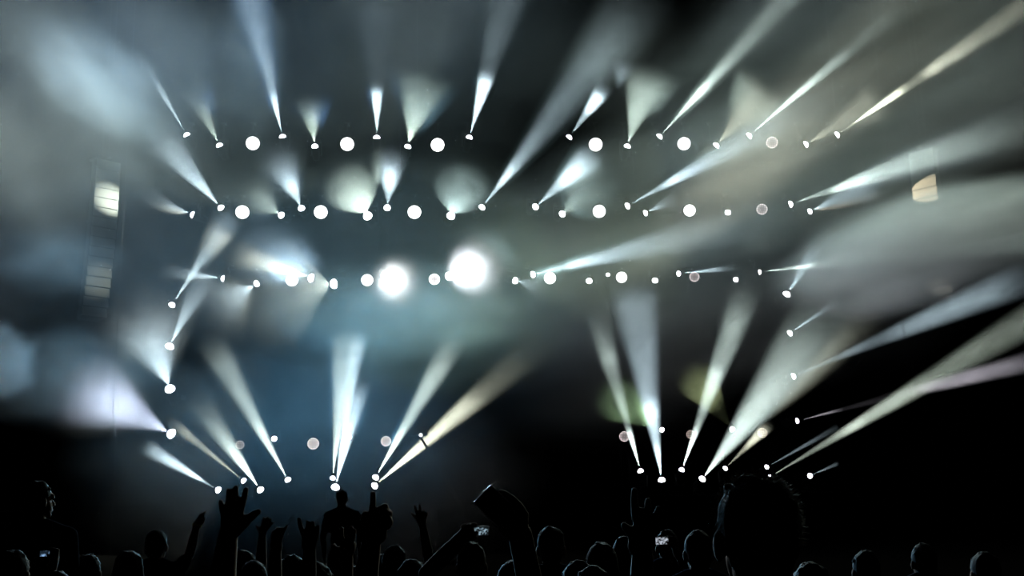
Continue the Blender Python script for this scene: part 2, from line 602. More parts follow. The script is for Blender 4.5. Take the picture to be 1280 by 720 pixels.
def lamp(px, py, d, kind, mount, label, group, rpx, face=None, P=None):
    """kind 'beam' or 'wash'; mount ('hang', row) / ('floor', z) / ('tower',).  d: where it points."""
    lensc = stage(px, py) if P is None else P
    r = rpx * pxsize(lensc)
    wash = kind == 'wash'
    k = r / (.225 if wash else .104)
    k = max(0.55, min(1.7, k))
    zs = .14 if wash else .245
    piv = lensc - d * (zs + (.03 if wash else .05)) * k
    up = {'hang': Vector((0, 0, 1)), 'floor': Vector((0, 0, -1)), 'tower': Vector((0, 1, 0))}[mount[0]]
    wy, hy = ((.285, .30) if wash else (.165, .30))
    basez = (hy + .05) * k
    if mount[0] == 'hang':
        A, B = _rows[mount[1]]
        t = (piv.x - A.x) / (B.x - A.x)
        zt = A.z + (B.z - A.z) * t - .026
        length = zt - piv.z
    elif mount[0] == 'floor':
        length = piv.z - mount[1]
    else:
        length = (lensc.y + .42 - .02) - piv.y
    rootp = piv + up * length
    root = thing('wash_light' if wash else 'moving_head_light', label, 'stage light', rootp, group)
    # frame whose +Z is towards the mount, X across the beam
    z = up
    x = z.cross(d)
    if x.length < 0.05:
        x = Vector((1, 0, 0))
    x.normalize()
    y = z.cross(x)
    q = Matrix((x, y, z)).transposed().to_quaternion()
    loc = -up * length
    put('yoke', shared('yoke_' + kind, yoke_of(wy, hy)), M_BODY, root, loc, q, (k, k, k))
    kb = k * (0.8 if wash else 0.9)
    bz = min(basez, max(0.02, length - .11 * kb))
    put('base', shared('base', base_box), M_BODY, root, loc + up * bz, q, (kb, kb, kb))
    rest = length - bz - .11 * kb
    if rest > 0.01:
        put('pole', shared('pole', pole_unit), M_METAL, root, loc + up * (bz + .10 * kb), q, (1, 1, rest + .01 * kb))
    if mount[0] == 'floor':
        put('foot_plate', shared('foot_plate', foot), M_METAL, root, (0, 0, 0), None, (1, 1, 1))
    else:
        q2 = Matrix((Vector((1, 0, 0)), z.cross(Vector((1, 0, 0))), z)).transposed().to_quaternion()
        put('clamp', shared('clamp', hook), M_METAL, root, (0, 0, 0), q2)
    if mount[0] == 'tower':
        def bar(bm):
            tube(bm, (-.34, .05, 0), (.34, .05, 0), .028, seg=10)
        put('bracket', shared('bracket', bar), M_METAL, root)
    hq = d.to_track_quat('Z', 'Y')
    hd = put('head', shared('head_' + kind, head_wash if wash else head_beam), M_BODY, root, loc, hq, (k, k, k))
    if face == 'ring':
        put('lens', shared('lens_ring', lens_ring), M_WASH, hd, (0, 0, zs))
        put('lens_core', shared('lens_core', lens_core), M_WASH_DIM, hd, (0, 0, zs))
    else:
        put('lens', shared('lens_' + kind, lens_wash if wash else lens_beam), face or (M_WASH if wash else M_LENS), hd, (0, 0, zs))
    return root

# ------------------------------------------------------------------ lamps and their beams
ROWS = dict(top=('topmost truss', ('hang', 'top')), middle=('second truss down', ('hang', 'middle')), lower=('third truss down', ('hang', 'lower')),
            rear=('low rear truss', ('hang', 'rear')), front=('front floor row', ('floor', DECK_Z)), back=('raised floor row', ('floor', DECK_Z + .32)),
            blue=('bluish-smoke tower', ('tower',)), green=('grey-green tower', ('tower',)))
COUNT = {}
def lean(a, b):
    t = math.degrees(math.atan2(a[1] - b[1], b[0] - a[0])) % 360
    for lim, wd in ((22, 'lying towards the grey-green side'), (70, 'slanting up to the grey-green side'), (110, 'standing nearly upright'), (158, 'slanting up to the bluish side'), (200, 'lying towards the bluish side'), (270, 'drooping to the bluish side'), (361, 'drooping to the grey-green side')):
        if t <= lim:
            return wd
def bl(row, a, b, w, prof, r=4.0, cone=False, face=None, **kw):
    name, mount = ROWS[row]
    key = (row, cone)
    COUNT[key] = COUNT.get(key, 0) + 1
    o = ORD[COUNT[key] - 1]
    sort = 'soft wide-cone' if cone else 'narrow-beam'
    frm = 'from the top' if row in ('blue', 'green') else 'from the bluish end'
    nm = sort if row in ('top', 'middle', 'lower') else ('' if row in ('blue', 'green') else 'beam')
    who = f'{o} {nm} lamp'.replace('  ', ' ')
    place = f'{"on" if row not in ("front", "back") else "in"} the {name}'
    A, d, so = beam(a, b, w, prof, label=f'{"wide glow" if cone else "beam"} {lean(a, b)}, {who} {place}', **kw)
    root = lamp(a[0], a[1], d, 'beam', mount, f'{who} {frm} {place}', f'lamps {place}', r, face)
    so.parent = root
    so.location = so.location - root.location
def wl(row, px, py, r, face=None, note=''):
    name, mount = ROWS[row]
    key = (row, 'wash')
    COUNT[key] = COUNT.get(key, 0) + 1
    P = stage(px, py)
    d = (CAM + Vector((0, 0, 4)) - P).normalized()
    lamp(px, py, d, 'wash', mount, f'{note or "glaring white"} round wash lamp, {ORD[COUNT[key] - 1]} from the bluish end on the {name}', f'wash lamps on the {name}', r, face)
def dot(row, px, py, r, dx=0.0, dz=0.3):
    """A small lit lamp that throws no beam one can see."""
    name, mount = ROWS[row]
    key = (row, 'dot')
    COUNT[key] = COUNT.get(key, 0) + 1
    lamp(px, py, Vector((dx, -1, dz)).normalized(), 'beam', mount, f'{ORD[COUNT[key] - 1]} small beamless lit lamp from the bluish end on the {name}', f'beamless lamps on the {name}', r)

# topmost truss, narrow beams
bl('top', (233,168), (165,50), 20, ((0,.5),(.15,.62),(.45,.5),(.6,.25),(1,0)))
bl('top', (353,170), (305,-40), 46, ((0,.7),(.1,.95),(.22,.85),(.28,.4),(.5,.33),(1,.24)))
bl('top', (471,171), (471,20), 44, ((0,.8),(.1,.85),(.25,1.1),(.35,1.),(.42,.28),(.5,.12),(1,.1)))
bl('top', (587,171), (640,-20), 54, ((0,.8),(.1,.8),(.25,1.05),(.37,1.05),(.42,.4),(.46,.26),(1,.2)))
bl('top', (712,171), (760,104), 26, ((0,.7),(.3,.6),(.42,.6),(.5,1.),(.74,1.05),(.84,.4),(1,0)))
bl('top', (825,170), (995,-15), 36, ((0,.8),(.1,.7),(.2,.8),(.3,1.),(.4,.6),(.6,.36),(1,.22)), color=WHITE)
bl('top', (937,169), (1130,5), 28, ((0,.9),(.15,1.),(.3,.85),(.5,.5),(.62,.35),(.68,.2),(.9,.15),(1,0)), color=WHITE)
bl('top', (1047,168), (1285,5), 32, ((0,.6),(.18,.5),(.21,1.),(.34,.95),(.38,.32),(.46,.32),(.51,.62),(.65,.52),(.75,.36),(1,.25)), color=WARM)
# topmost truss, wide soft cones
bl('top', (274,181), (238,105), 40, ((0,.7),(.1,.6),(.3,.5),(.6,.3),(1,0)), cone=True, color=GREEN, fwd=1.5)
bl('top', (393.5,182), (386,118), 46, ((0,.8),(.2,.7),(.5,.58),(.75,.35),(1,0)), cone=True, color=GREEN, fwd=1.5, rho=.003)
bl('top', (510,182.5), (533,90), 78, ((0,.95),(.12,.9),(.3,.72),(.6,.5),(.85,.3),(1,0)), cone=True, color=GREEN, fwd=2, rho=.002, blend=.6)
bl('top', (784.5,182), (814,82), 70, ((0,.6),(.2,.55),(.4,.65),(.7,.5),(.85,.3),(1,0)), cone=True, color=GREEN, fwd=2, rho=.005, blend=.6)
bl('top', (896,181), (962,105), 70, ((0,.5),(.3,.42),(.6,.4),(.85,.25),(1,0)), cone=True, color=WARM, fwd=2)
bl('top', (1008,180), (1110,120), 60, ((0,.5),(.3,.3),(.8,.3),(1,0)), cone=True, color=WARM, fwd=2)
for x, y, r, f, nt_ in ((316,179,8,None,''), (434,180,8,None,''), (547,181,8,None,''), (744.5,180.5,8,None,''), (855,179.5,7.6,None,''), (965,178,7,M_WASH_DIM,'pixel-dotted pinkish')):
    wl('top', x, y, r, f, nt_)
# second truss
bl('middle', (275.5,259), (190,160), 52, ((0,.9),(.15,.8),(.32,.85),(.45,.6),(.75,.4),(1,0)), fwd=4)
bl('middle', (376.5,259.5), (344,188), 56, ((0,.9),(.15,.75),(.38,.95),(.6,.6),(.85,.35),(1,0)), fwd=3.5, rho=.006)
bl('middle', (484,259), (491,190), 44, ((0,.7),(.25,.6),(.4,.9),(.6,.95),(.75,.6),(1,0)), fwd=4)
bl('middle', (603,258.5), (822,-20), 84, ((0,.8),(.08,.6),(.13,1.),(.18,.95),(.25,.5),(.4,.36),(.7,.3),(1,.0)), fwd=8)
bl('middle', (670,258), (745,190), 40, ((0,.8),(.35,.6),(.5,.85),(.65,.8),(.85,.6),(1,0)), fwd=4)
bl('middle', (785,257), (1060,104), 56, ((0,.9),(.1,.6),(.18,.5),(.22,.9),(.32,.66),(.5,.42),(1,0)), fwd=6)
bl('middle', (989,255), (1300,147), 60, ((0,.7),(.1,.5),(.3,.42),(.36,.68),(.5,.56),(.7,.36),(1,.1)), color=WHITE, fwd=5)
bl('middle', (240,268), (170,240), 34, ((0,.7),(.3,.45),(1,0)), cone=True, fwd=1)
bl('middle', (351,268.5), (298,232), 84, ((0,.85),(.2,.6),(.6,.42),(1,0)), cone=True, color=GREEN, fwd=2.6, round_end=True, rho=.003)
bl('middle', (459,269), (434,226), 88, ((0,1.5),(.15,1.3),(.4,1.1),(.8,.98),(.93,.66),(1,0)), r=5.5, cone=True, color=GREEN, fwd=2.6, round_end=True, blend=.15, rho=.004)
bl('middle', (564,269), (580,227), 88, ((0,1.2),(.15,1.),(.4,.88),(.8,.8),(.93,.55),(1,0)), r=5, cone=True, color=(.72,1,.97), fwd=2.6, round_end=True, blend=.15, rho=.004)
bl('middle', (703.5,267), (750,225), 80, ((0,.6),(.2,.4),(.6,.34),(.9,.28),(1,0)), cone=True, color=GREEN, fwd=3, round_end=True, rho=.004)
bl('middle', (807.5,266), (850,245), 30, ((0,.6),(.3,.45),(1,0)), r=3.6, cone=True, fwd=1)
bl('middle', (1013,264), (1100,225), 50, ((0,.7),(.3,.4),(.8,.4),(1,0)), r=3.5, cone=True, fwd=2)
dot('middle', 910, 265, 3.4)
for x, y, r, f, nt_ in ((303,265,8,None,''), (401,265,8,None,''), (518,265,8,None,''), (749,264,7.6,None,''), (862,263,7,None,''), (952.5,261.5,6.6,M_WASH_DIM,'pixel-dotted pinkish')):
    wl('middle', x, y, r, f, nt_)
# third truss
bl('lower', (278,348), (195,338), 30, ((0,.8),(.1,.7),(.4,.5),(1,0)), r=3.6, fwd=1)
bl('lower', (388,347), (310,322), 34, ((0,1.),(.3,.95),(.38,.42),(.65,.24),(1,0)), r=5, color=WARM, fwd=2, rho=.004)
bl('lower', (482,345), (504,358), 104, ((0,1.),(.15,2.1),(.5,2.5),(.64,1.5),(.82,.7),(1,0)), r=5, color=(.95,1,.98), fwd=2.6, round_end=True, blend=1., noise=.15, rho=.12)
bl('lower', (562,345), (613,329), 118, ((0,1.),(.15,2.0),(.5,2.2),(.66,1.3),(.84,.6),(1,0)), r=5, color=(.9,.97,1), fwd=2.8, round_end=True, blend=1., noise=.2, rho=.12)
bl('lower', (667,343), (1000,262), 70, ((0,.9),(.06,.65),(.14,.55),(.17,.95),(.3,.7),(.5,.42),(1,0)), fwd=6)
bl('lower', (849,342), (925,334), 10, ((0,.8),(.5,.6),(1,0)), r=3.2, fwd=2)
bl('lower', (950,340), (1290,298), 40, ((0,.8),(.1,.7),(.2,.55),(.35,.35),(1,.3)), r=3, color=WHITE, fwd=4)
bl('lower', (320,355), (255,395), 90, ((0,.8),(.15,.6),(.5,.42),(1,0)), cone=True, r=3.8, fwd=2)
bl('lower', (416,355), (292,369), 255, ((0,1.),(.08,.72),(.25,.58),(.5,.48),(.8,.3),(1,0)), cone=True, r=6, color=(.9,1,.9), fwd=3.2, round_end=True, blend=.1, rho=.004)
bl('lower', (645,351), (690,362), 50, ((0,.7),(.2,.45),(1,0)), cone=True, r=4, fwd=1.5)
for x, y, r in ((736.5,350.5,3.6), (760,343,2.2), (819,350,3.5), (920,349,3)):
    dot('lower', x, y, r)
for x, y, r, f, nt_ in ((365,350,7,None,''), (459,350,7,None,''), (543,349,6.6,'ring','ring-lit'), (687.5,347.5,7,None,''), (777,346.5,6.5,None,''), (868,346,6,M_WASH_DIM,'pixel-dotted pinkish')):
    wl('lower', x, y, r, f, nt_)
# towers
bl('blue', (215.5,380.5), (285,275), 26, ((0,.9),(.15,.8),(.4,.55),(1,.2)), r=3.8, fwd=3)
bl('blue', (212.5,432), (262,330), 40, ((0,.95),(.15,.8),(.4,.5),(1,0)), r=5, fwd=2)
bl('blue', (212,485), (170,370), 120, ((0,1.),(.1,.85),(.3,.68),(.6,.55),(1,0)), r=6.5, color=COOL, fwd=4)
bl('blue', (213,541.5), (90,475), 110, ((0,1.1),(.1,.9),(.3,.62),(.55,.8),(.8,.6),(1,0)), r=6, color=(.66,.77,1.), fwd=4)
bl('green', (984,367), (1028,300), 30, ((0,.9),(.3,.6),(.7,.4),(1,0)), r=4.6, fwd=2)
bl('green', (988,416), (1060,368), 14, ((0,.8),(.3,.5),(1,0)), r=3.6, fwd=2)
bl('green', (992.5,470), (1310,335), 48, ((0,.6),(.12,.28),(.25,.42),(.35,.3),(.45,.45),(.8,.42),(1,0)), r=3.6, fwd=5)
bl('green', (997,526), (1310,446), 27, ((0,.5),(.14,.35),(.2,.08),(.4,.08),(.55,.42),(.7,.45),(1,.2)), r=3.4, color=(.93,.9,1), fwd=4)
# stage floor
bl('front', (272,612), (180,557), 22, ((0,.5),(.18,.55),(.28,1.),(.6,.85),(.9,.45),(1,0)), r=3.8, fwd=3)
bl('back', (304,600.5), (208,522), 16, ((0,.8),(.1,.6),(.3,.5),(.8,.4),(1,0)), r=3.4, color=WARM, fwd=3)
bl('front', (325,611.5), (240,490), 40, ((0,1.3),(.25,1.25),(.38,.8),(.55,.55),(1,0)), r=4.2, color=WHITE, fwd=4)
bl('back', (359.5,599), (258,415), 40, ((0,1.3),(.12,1.1),(.2,.9),(.33,.9),(.45,.55),(.8,.42),(1,0)), r=3.6, color=WHITE, fwd=5)
bl('back', (416,597), (433,415), 36, ((0,1.),(.2,.8),(.35,.62),(.7,.6),(.95,.45),(1,0)), r=3.2, color=WHITE, fwd=4)
bl('front', (419.5,608), (450,470), 36, ((0,1.6),(.3,1.4),(.5,.9),(.8,.6),(1,0)), r=5, color=COOL, fwd=3)
bl('back', (470,596), (580,405), 38, ((0,1.5),(.25,1.25),(.36,.7),(.7,.62),(1,0)), r=3.8, color=WHITE, fwd=5)
bl('front', (469,606.5), (692,415), 48, ((0,1.6),(.2,1.3),(.32,.85),(.55,.66),(.62,.36),(1,0)), r=4.2, color=WARM, fwd=6)
bl('back', (800.5,588), (740,375), 36, ((0,1.6),(.2,1.4),(.26,.4),(.5,.3),(.6,.4),(.66,.55),(.72,.4),(.8,.3),(1,0)), r=3.6, color=WHITE, fwd=3)
bl('front', (827,599), (790,350), 62, ((0,1.6),(.15,1.3),(.19,.7),(.3,.7),(.36,1.),(.44,.55),(.9,.42),(1,0)), r=4.4, color=COOL, fwd=4)
bl('back', (852.5,586.5), (940,345), 44, ((0,1.6),(.18,1.4),(.24,.5),(.4,.4),(.5,.55),(.8,.42),(1,0)), r=3.4, color=WHITE, fwd=5)
bl('front', (878.5,598), (1060,360), 100, ((0,1.4),(.08,.9),(.14,.75),(.25,.75),(.45,.66),(.7,.46),(1,0)), r=4.2, color=WHITE, fwd=7)
bl('back', (907,585), (962,530), 16, ((0,.4),(.4,.4),(.6,.7),(.8,.8),(1,0)), r=3, color=WARM, fwd=2)
bl('back', (959,583.5), (1045,535), 8, ((0,.4),(.5,.35),(1,.1)), r=2.8, fwd=3)
bl('front', (962.5,596), (1300,392), 40, ((0,.5),(.2,.36),(.28,.4),(.32,.68),(.56,.55),(.65,.4),(1,.3)), r=3.4, color=(.84,1,.84), fwd=8)
bl('front', (1013,594.5), (1046,580), 5, ((0,.4),(.5,.4),(1,.2)), r=3.2, fwd=2)
# low rear truss
for x, y, r, f, nt_ in ((300,556,5.2,M_WASH_FAINT,'faint amber'), (391.5,554.5,7,M_WASH_AMBER,'amber-tinted'), (482.5,551.5,6.2,M_WASH_AMBER,'amber-tinted'),
                        (780.5,545.5,6.2,M_WASH_DIM,'half-hidden pinkish'), (863.5,543,5.4,M_WASH_FAINT,'faint amber'), (953,541,6,M_WASH_FAINT,'faint amber')):
    wl('rear', x, y, r, f, nt_)
bl('rear', (827,537), (764,494), 66, ((0,.1),(.3,.1),(.5,.34),(.85,.46),(.95,.3),(1,0)), r=2.9, cone=True, color=(.62,1,.52), fwd=3.2, round_end=True, blend=.3, rho=.006)
bl('rear', (915,536), (868,470), 56, ((0,.05),(.45,.06),(.6,.38),(.85,.46),(.95,.3),(1,0)), r=2.9, cone=True, color=(.84,1,.5), fwd=3.6, round_end=True, blend=.3, rho=.006)
for x, y, r in ((342.5,548,3.2), (436,546,3.0)):
    dot('rear', x, y, r)

# ------------------------------------------------------------------ the crowd
M_SKIN = [mat('skin_tone', c, 0.8, spec=0.03) for c in ((0.42, 0.26, 0.19), (0.30, 0.18, 0.12), (0.14, 0.08, 0.055))]
M_HAIR = [mat('hair_colour', c, 0.8, bump=0.3, bscale=120, spec=0.08) for c in ((0.03, 0.02, 0.012), (0.10, 0.06, 0.025), (0.01, 0.01, 0.01))]
M_SHIRT = [mat('shirt_cloth', c, 0.95, bump=0.2, bscale=25, spec=0.0) for c in ((0.02, 0.02, 0.025), (0.05, 0.05, 0.06), (0.03, 0.04, 0.07), (0.07, 0.02, 0.02), (0.04, 0.05, 0.04))]
M_TROUSER = [mat('trouser_cloth', c, 0.95, spec=0.0) for c in ((0.02, 0.025, 0.04), (0.02, 0.02, 0.02))]
M_SHOE = mat('shoe_rubber', (0.02, 0.02, 0.02), 0.7)
M_BAND = mat('yellow_wristband', (0.7, 0.6, 0.12), 0.4)
M_PHONE = mat('phone_shell', (0.012, 0.012, 0.014), 0.3)

def ball(bm, c, r, rot=None, seg=14):
    r = (r, r, r) if isinstance(r, (int, float)) else r
    c = Vector(c)
    n = max(6, seg // 2 + 1)
    prev = None
    for i in range(n + 1):
        t = PI * i / n
        m = 1 if i in (0, n) else seg
        ring = []
        for k in range(m):
            a = 2 * PI * k / seg
            v = Vector((r[0] * math.sin(t) * math.cos(a), r[1] * math.sin(t) * math.sin(a), r[2] * math.cos(t)))
            ring.append(bm.verts.new(c + (rot @ v if rot is not None else v)))
        if prev:
            if len(prev) == 1:
                for k in range(seg):
                    bm.faces.new((prev[0], ring[k], ring[(k+1) % seg]))
            elif m == 1:
                for k in range(seg):
                    bm.faces.new((prev[(k+1) % seg], prev[k], ring[0]))
            else:
                for k in range(seg):
                    bm.faces.new((prev[k], ring[k], ring[(k+1) % seg], prev[(k+1) % seg]))
        prev = ring
def chain(bm, pts, rad, seg=12):
    for i, p in enumerate(pts):
        ball(bm, p, rad[i], seg=seg)
        if i:
            tube(bm, pts[i-1], p, rad[i-1], rad[i], seg=seg)
def grown(name, bm, m, parent, voxel, loc, smooth=2, sub=0):
    """One continuous skin over the shapes laid out in bm."""
    for v in bm.verts:
        v.co -= loc
    o = link(name, bm, m, parent, smooth=True)
    md = o.modifiers.new('skin', 'REMESH')
    md.mode = 'VOXEL'
    md.voxel_size = voxel
    md.use_smooth_shade = True
    if smooth:
        s = o.modifiers.new('soften', 'SMOOTH')
        s.factor = 0.5
        s.iterations = smooth
    return o
def two_bone(S0, W, l1, l2, hint):
    d = W - S0
    D = min(d.length, (l1 + l2) * 0.999)
    d.normalize()
    a = (l1 * l1 - l2 * l2 + D * D) / (2 * D)
    h = math.sqrt(max(0, l1 * l1 - a * a))
    n = hint - d * hint.dot(d)
    n.normalize()
    return S0 + d * a + n * h
def own_hand(bm, wrist, s, side, down):
    """Relaxed hand at the wrist: palm, four bent fingers of unequal length, thumb."""
    f = Vector((0, 0.25, -1)).normalized() if down else Vector((0, 0.5, 1)).normalized()
    sd = Vector((0, 1, 0.25)).normalized() if down else Vector((-side, 0, 0))
    inn = f.cross(sd).normalized()
    for k, ln in enumerate((.070, .078, .072, .056)):
        base = wrist + f * (.085 * s) + sd * ((.030 - .02 * k) * s)
        mid = base + f * (ln * .5 * s) + inn * (.006 * s * (1 if down else -1))
        tip = base + f * (ln * .92 * s) + inn * (.024 * s * (1 if down else -1))
        chain(bm, (wrist + sd * ((.012 - .008 * k) * s), base, mid, tip), (.016 * s, .0125 * s, .0088 * s, .0075 * s), 8)
    chain(bm, (wrist, wrist + f * (.035 * s) + sd * (.034 * s), wrist + f * (.075 * s) + sd * (.052 * s), wrist + f * (.10 * s) + sd * (.050 * s)), (.018 * s, .016 * s, .0105 * s, .0085 * s), 8)

NP = [0]
def person(cx, top, Y, label, skin=0, hair=0, shirt=0, trous=0, hands=(), voxel=0.012, head_k=1.0, turn=0.0, H=None, long_hair=False, lean=0.0, group=None, strands=0, xoff=0.0):
    """A standing concert-goer facing the stage; hands: dicts with pixel polylines for the fingers of a raised hand."""
    NP[0] += 1
    rnd = random.Random(NP[0] * 7 + 3)
    T = at(cx, top, Y)
    if H is None:
        H = T.z
    s = H / 1.75 if H < 1.9 else 1.9 / 1.75
    X = T.x
    elbows = []
    for hd in hands:
        W = at(*hd['wrist'], hd['Y'])
        e = None
        if 'elb' in hd:
            e = W + (at(*hd['elb'], hd['Y'] - hd.get('fore', .06)) - W).normalized() * .27 * s
            if 'free' not in hd:
                X, Y = e.x - hd['side'] * .25 * s, hd['Y'] - .16
        elbows.append(e)
    hs = 1.03 * head_k
    hz = H - 0.118 * hs
    G = Vector((X, Y, 0))
    P = lambda x, y, z: Vector((X + x, Y + y, z))
    bm = bmesh.new()
    rot = Matrix.Rotation(turn, 3, 'Z')
    Hd = lambda x, y, z: P((rot @ Vector((x * hs, y * hs, 0))).x, (rot @ Vector((x * hs, y * hs, 0))).y, hz + z * hs)
    # head with a face towards the stage
    ball(bm, Hd(0, -.012, .02), (.074 * hs, .093 * hs, .098 * hs), rot)
    ball(bm, Hd(0, .030, -.045), (.058 * hs, .060 * hs, .070 * hs), rot)
    ball(bm, Hd(0, .070, -.092), (.026 * hs, .022 * hs, .020 * hs), rot)                # chin
    chain(bm, (Hd(0, .082, .012), Hd(0, .104, -.028)), (.009 * hs, .014 * hs), 8)        # nose
    for q in (-1, 1):
        ball(bm, Hd(q * .030, .082, .018), (.014 * hs, .010 * hs, .010 * hs), rot, 8)    # eyes
        chain(bm, (Hd(q * .012, .086, .036), Hd(q * .046, .074, .034)), (.010 * hs, .008 * hs), 8)   # brow
        ball(bm, Hd(q * .078, -.008, -.012), (.012 * hs, .022 * hs, .034 * hs), rot, 10)  # ears
    chain(bm, (Hd(-.022, .086, -.062), Hd(0, .092, -.060), Hd(.022, .086, -.062)), (.007 * hs, .009 * hs, .007 * hs), 8)   # mouth
    sh_z = H - 0.315 * s
    chain(bm, (Hd(0, -.02, -.06), P(0, -.02, sh_z + .05 * s)), (.056 * s, .062 * s))
    def torso(b, e, sleeve):
        ball(b, P(0, 0, sh_z - .14 * s), (.175 * s + e, .115 * s + e, .20 * s + e))
        ball(b, P(0, 0, sh_z - .36 * s), (.145 * s + e, .10 * s + e, .16 * s + e))
        ball(b, P(0, -.01, sh_z - .53 * s), (.165 * s + e, .12 * s + e, .13 * s + e))
        chain(b, (P(-.165 * s, 0, sh_z - .02 * s), P(-.06 * s, -.015, sh_z + .03 * s), P(.06 * s, -.015, sh_z + .03 * s), P(.165 * s, 0, sh_z - .02 * s)), (.058 * s + e, .055 * s + e, .055 * s + e, .058 * s + e))
    torso(bm, 0, False)
    legs = []
    for q in (-1, 1):
        legs.append((P(q * .09 * s, 0, .88 * s), P(q * .105 * s, .02, .48 * s), P(q * .11 * s, -.02, .09 * s)))
        chain(bm, legs[-1], (.085 * s, .058 * s, .040 * s))
        chain(bm, (P(q * .11 * s, -.03, .05), P(q * .12 * s, .09, .042), P(q * .125 * s, .16, .034)), (.045, .042, .033), 10)
    arms = []
    used = set()
    for hd, e0 in zip(hands, elbows):
        W = at(*hd['wrist'], hd['Y'])
        q = hd.get('side') or (1 if W.x > X else -1)
        used.add(q)
        S0 = P(q * .185 * s, 0, sh_z - .02 * s)
        l1, l2 = .30 * s, .27 * s
        D = (W - S0).length
        if D > l1 + l2:
            kk = D / (l1 + l2) * 1.002
            l1, l2 = l1 * kk, l2 * kk
        E = e0 or two_bone(S0, W, l1, l2, Vector(hd.get('elbow', (q * .8, .4, -.3))))
        chain(bm, (S0, S0.lerp(E, .5), E, E.lerp(W, .35), W), (.056 * s, .047 * s, .040 * s, .041 * s, hd.get('wr', .027)))
        arms.append((S0, E, W))
        Yh = hd['Y']
        pxm = pxsize(W)
        for fi, f in enumerate(hd['fingers']):
            pts, rr = [], []
            n = len(f['pts'])
            for i, p in enumerate(f['pts']):
                dy = f.get('dy', (0,) * n)[i] if 'dy' in f else .012 * (i / max(1, n - 1)) ** 2
                pts.append(at(p[0], p[1], Yh + dy))
                rr.append(1.04 * (f['r'][i] if isinstance(f['r'], (tuple, list)) else f['r']) + .0006)
            pts = [W.lerp(pts[0], .25)] + pts
            rr = [hd.get('pr', .016)] + rr
            chain(bm, pts, rr, 10)
        for c in hd.get('balls', ()):
            ball(bm, at(c[0], c[1], Yh + (c[4] if len(c) > 4 else 0)), (c[2], c[3] if len(c) > 3 else c[2] * .7, c[2]))
    for q in (-1, 1):
        if q not in used:
            S0 = P(q * .185 * s, 0, sh_z - .02 * s)
            E = P(q * .25 * s, -.03, sh_z - .30 * s)
            W = P(q * .24 * s, .07, sh_z - .54 * s)
            chain(bm, (S0, E, E.lerp(W, .35), W), (.056 * s, .041 * s, .040 * s, .027 * s))
            own_hand(bm, W, s, q, True)
            arms.append((S0, E, W))
    body = grown('person', bm, M_SKIN[skin], None, voxel, G, 1)
    body.location = G
    body['label'], body['category'] = label, 'person'
    if group:
        body['group'] = group
    # hair
    bm = bmesh.new()
    ball(bm, Hd(0, -.022, .034), (.082 * hs, .096 * hs, .094 * hs), rot)
    ball(bm, Hd(0, -.05, -.02), (.070 * hs, .062 * hs, .075 * hs), rot)
    if long_hair:
        chain(bm, (Hd(0, -.06, -.03), Hd(0, -.075, -.15), Hd(0, -.085, -.27)), (.072 * hs, .075 * hs, .05 * hs))
        for q in (-1, 1):
            chain(bm, (Hd(q * .06, -.02, .03), Hd(q * .078, -.02, -.1), Hd(q * .07, -.03, -.22)), (.03 * hs, .028 * hs, .018 * hs))
    for i in range(26):                               # locks
        t, p = rnd.uniform(0, 2 * PI), rnd.uniform(.1, 1.3)
        v = Vector((math.sin(p) * math.cos(t) * .084, math.sin(p) * math.sin(t) * .098 - .022, math.cos(p) * .094 + .034))
        if v.y < .05:
            ball(bm, Hd(*v), rnd.uniform(.006, .010) * hs, None, 8)
    h = grown('hair', bm, M_HAIR[hair], body, 0.009 if voxel > .008 else .006, G, 1)
    if strands:
        sb = bmesh.new()
        for i in range(strands):
            t, p = rnd.uniform(0, 2 * PI), math.acos(rnd.uniform(-.5, 1))
            nrm = Vector((math.sin(p) * math.cos(t), math.sin(p) * math.sin(t), math.cos(p)))
            v = Vector((nrm.x * .083, nrm.y * .097 - .022, nrm.z * .095 + .034))
            if v.y > .055:
                continue
            a = Hd(*v)
            b = a + (rot @ nrm) * rnd.uniform(.006, .018) + Vector((rnd.uniform(-.008, .008), rnd.uniform(-.01, .004), rnd.uniform(-.010, .006)))
            tube(sb, a - G, b - G, .0011, .0004, 3)
        link('hair_strands', sb, M_HAIR[hair], h)
    # shirt
    bm = bmesh.new()
    torso(bm, .014, True)
    for S0, E, W in arms:
        chain(bm, (S0, S0.lerp(E, .62)), (.070 * s, .058 * s))
    grown('shirt', bm, M_SHIRT[shirt], body, .016, G, 2)
    # trousers, shoes
    bm = bmesh.new()
    ball(bm, P(0, -.01, sh_z - .56 * s), (.182 * s, .137 * s, .13 * s))
    for a, b, c in legs:
        chain(bm, (a, b, c), (.100 * s, .074 * s, .062 * s))
    grown('trousers', bm, M_TROUSER[trous], body, .02, G, 2)
    for q in (-1, 1):
        bm = bmesh.new()
        chain(bm, (P(q * .11 * s, -.04, .056), P(q * .12 * s, .09, .050), P(q * .125 * s, .17, .042)), (.055, .050, .042), 12)
        for v in bm.verts:
            v.co.z = max(0.0, v.co.z)
        grown('shoe', bm, M_SHOE, body, .012, G, 1)
    for hd, (S0, E, W) in zip(hands, arms):
        if hd.get('band'):
            t = hd['band']
            c, ax = E.lerp(W, t), (W - E).normalized()
            bm = bmesh.new()
            rr = .041 * s + (.028 - .041 * s) * max(0, (t - .35) / .65) + .004
            prof = [(rr, -.009), (rr + .003, -.009), (rr + .003, .009), (rr, .009), (rr, -.009)]
            lathe(bm, prof, 24)
            o = link('wristband', bm, M_BAND, body)
            o.location = c - G
            o.rotation_mode = 'QUATERNION'
            o.rotation_quaternion = ax.to_track_quat('Z', 'Y')
    return body

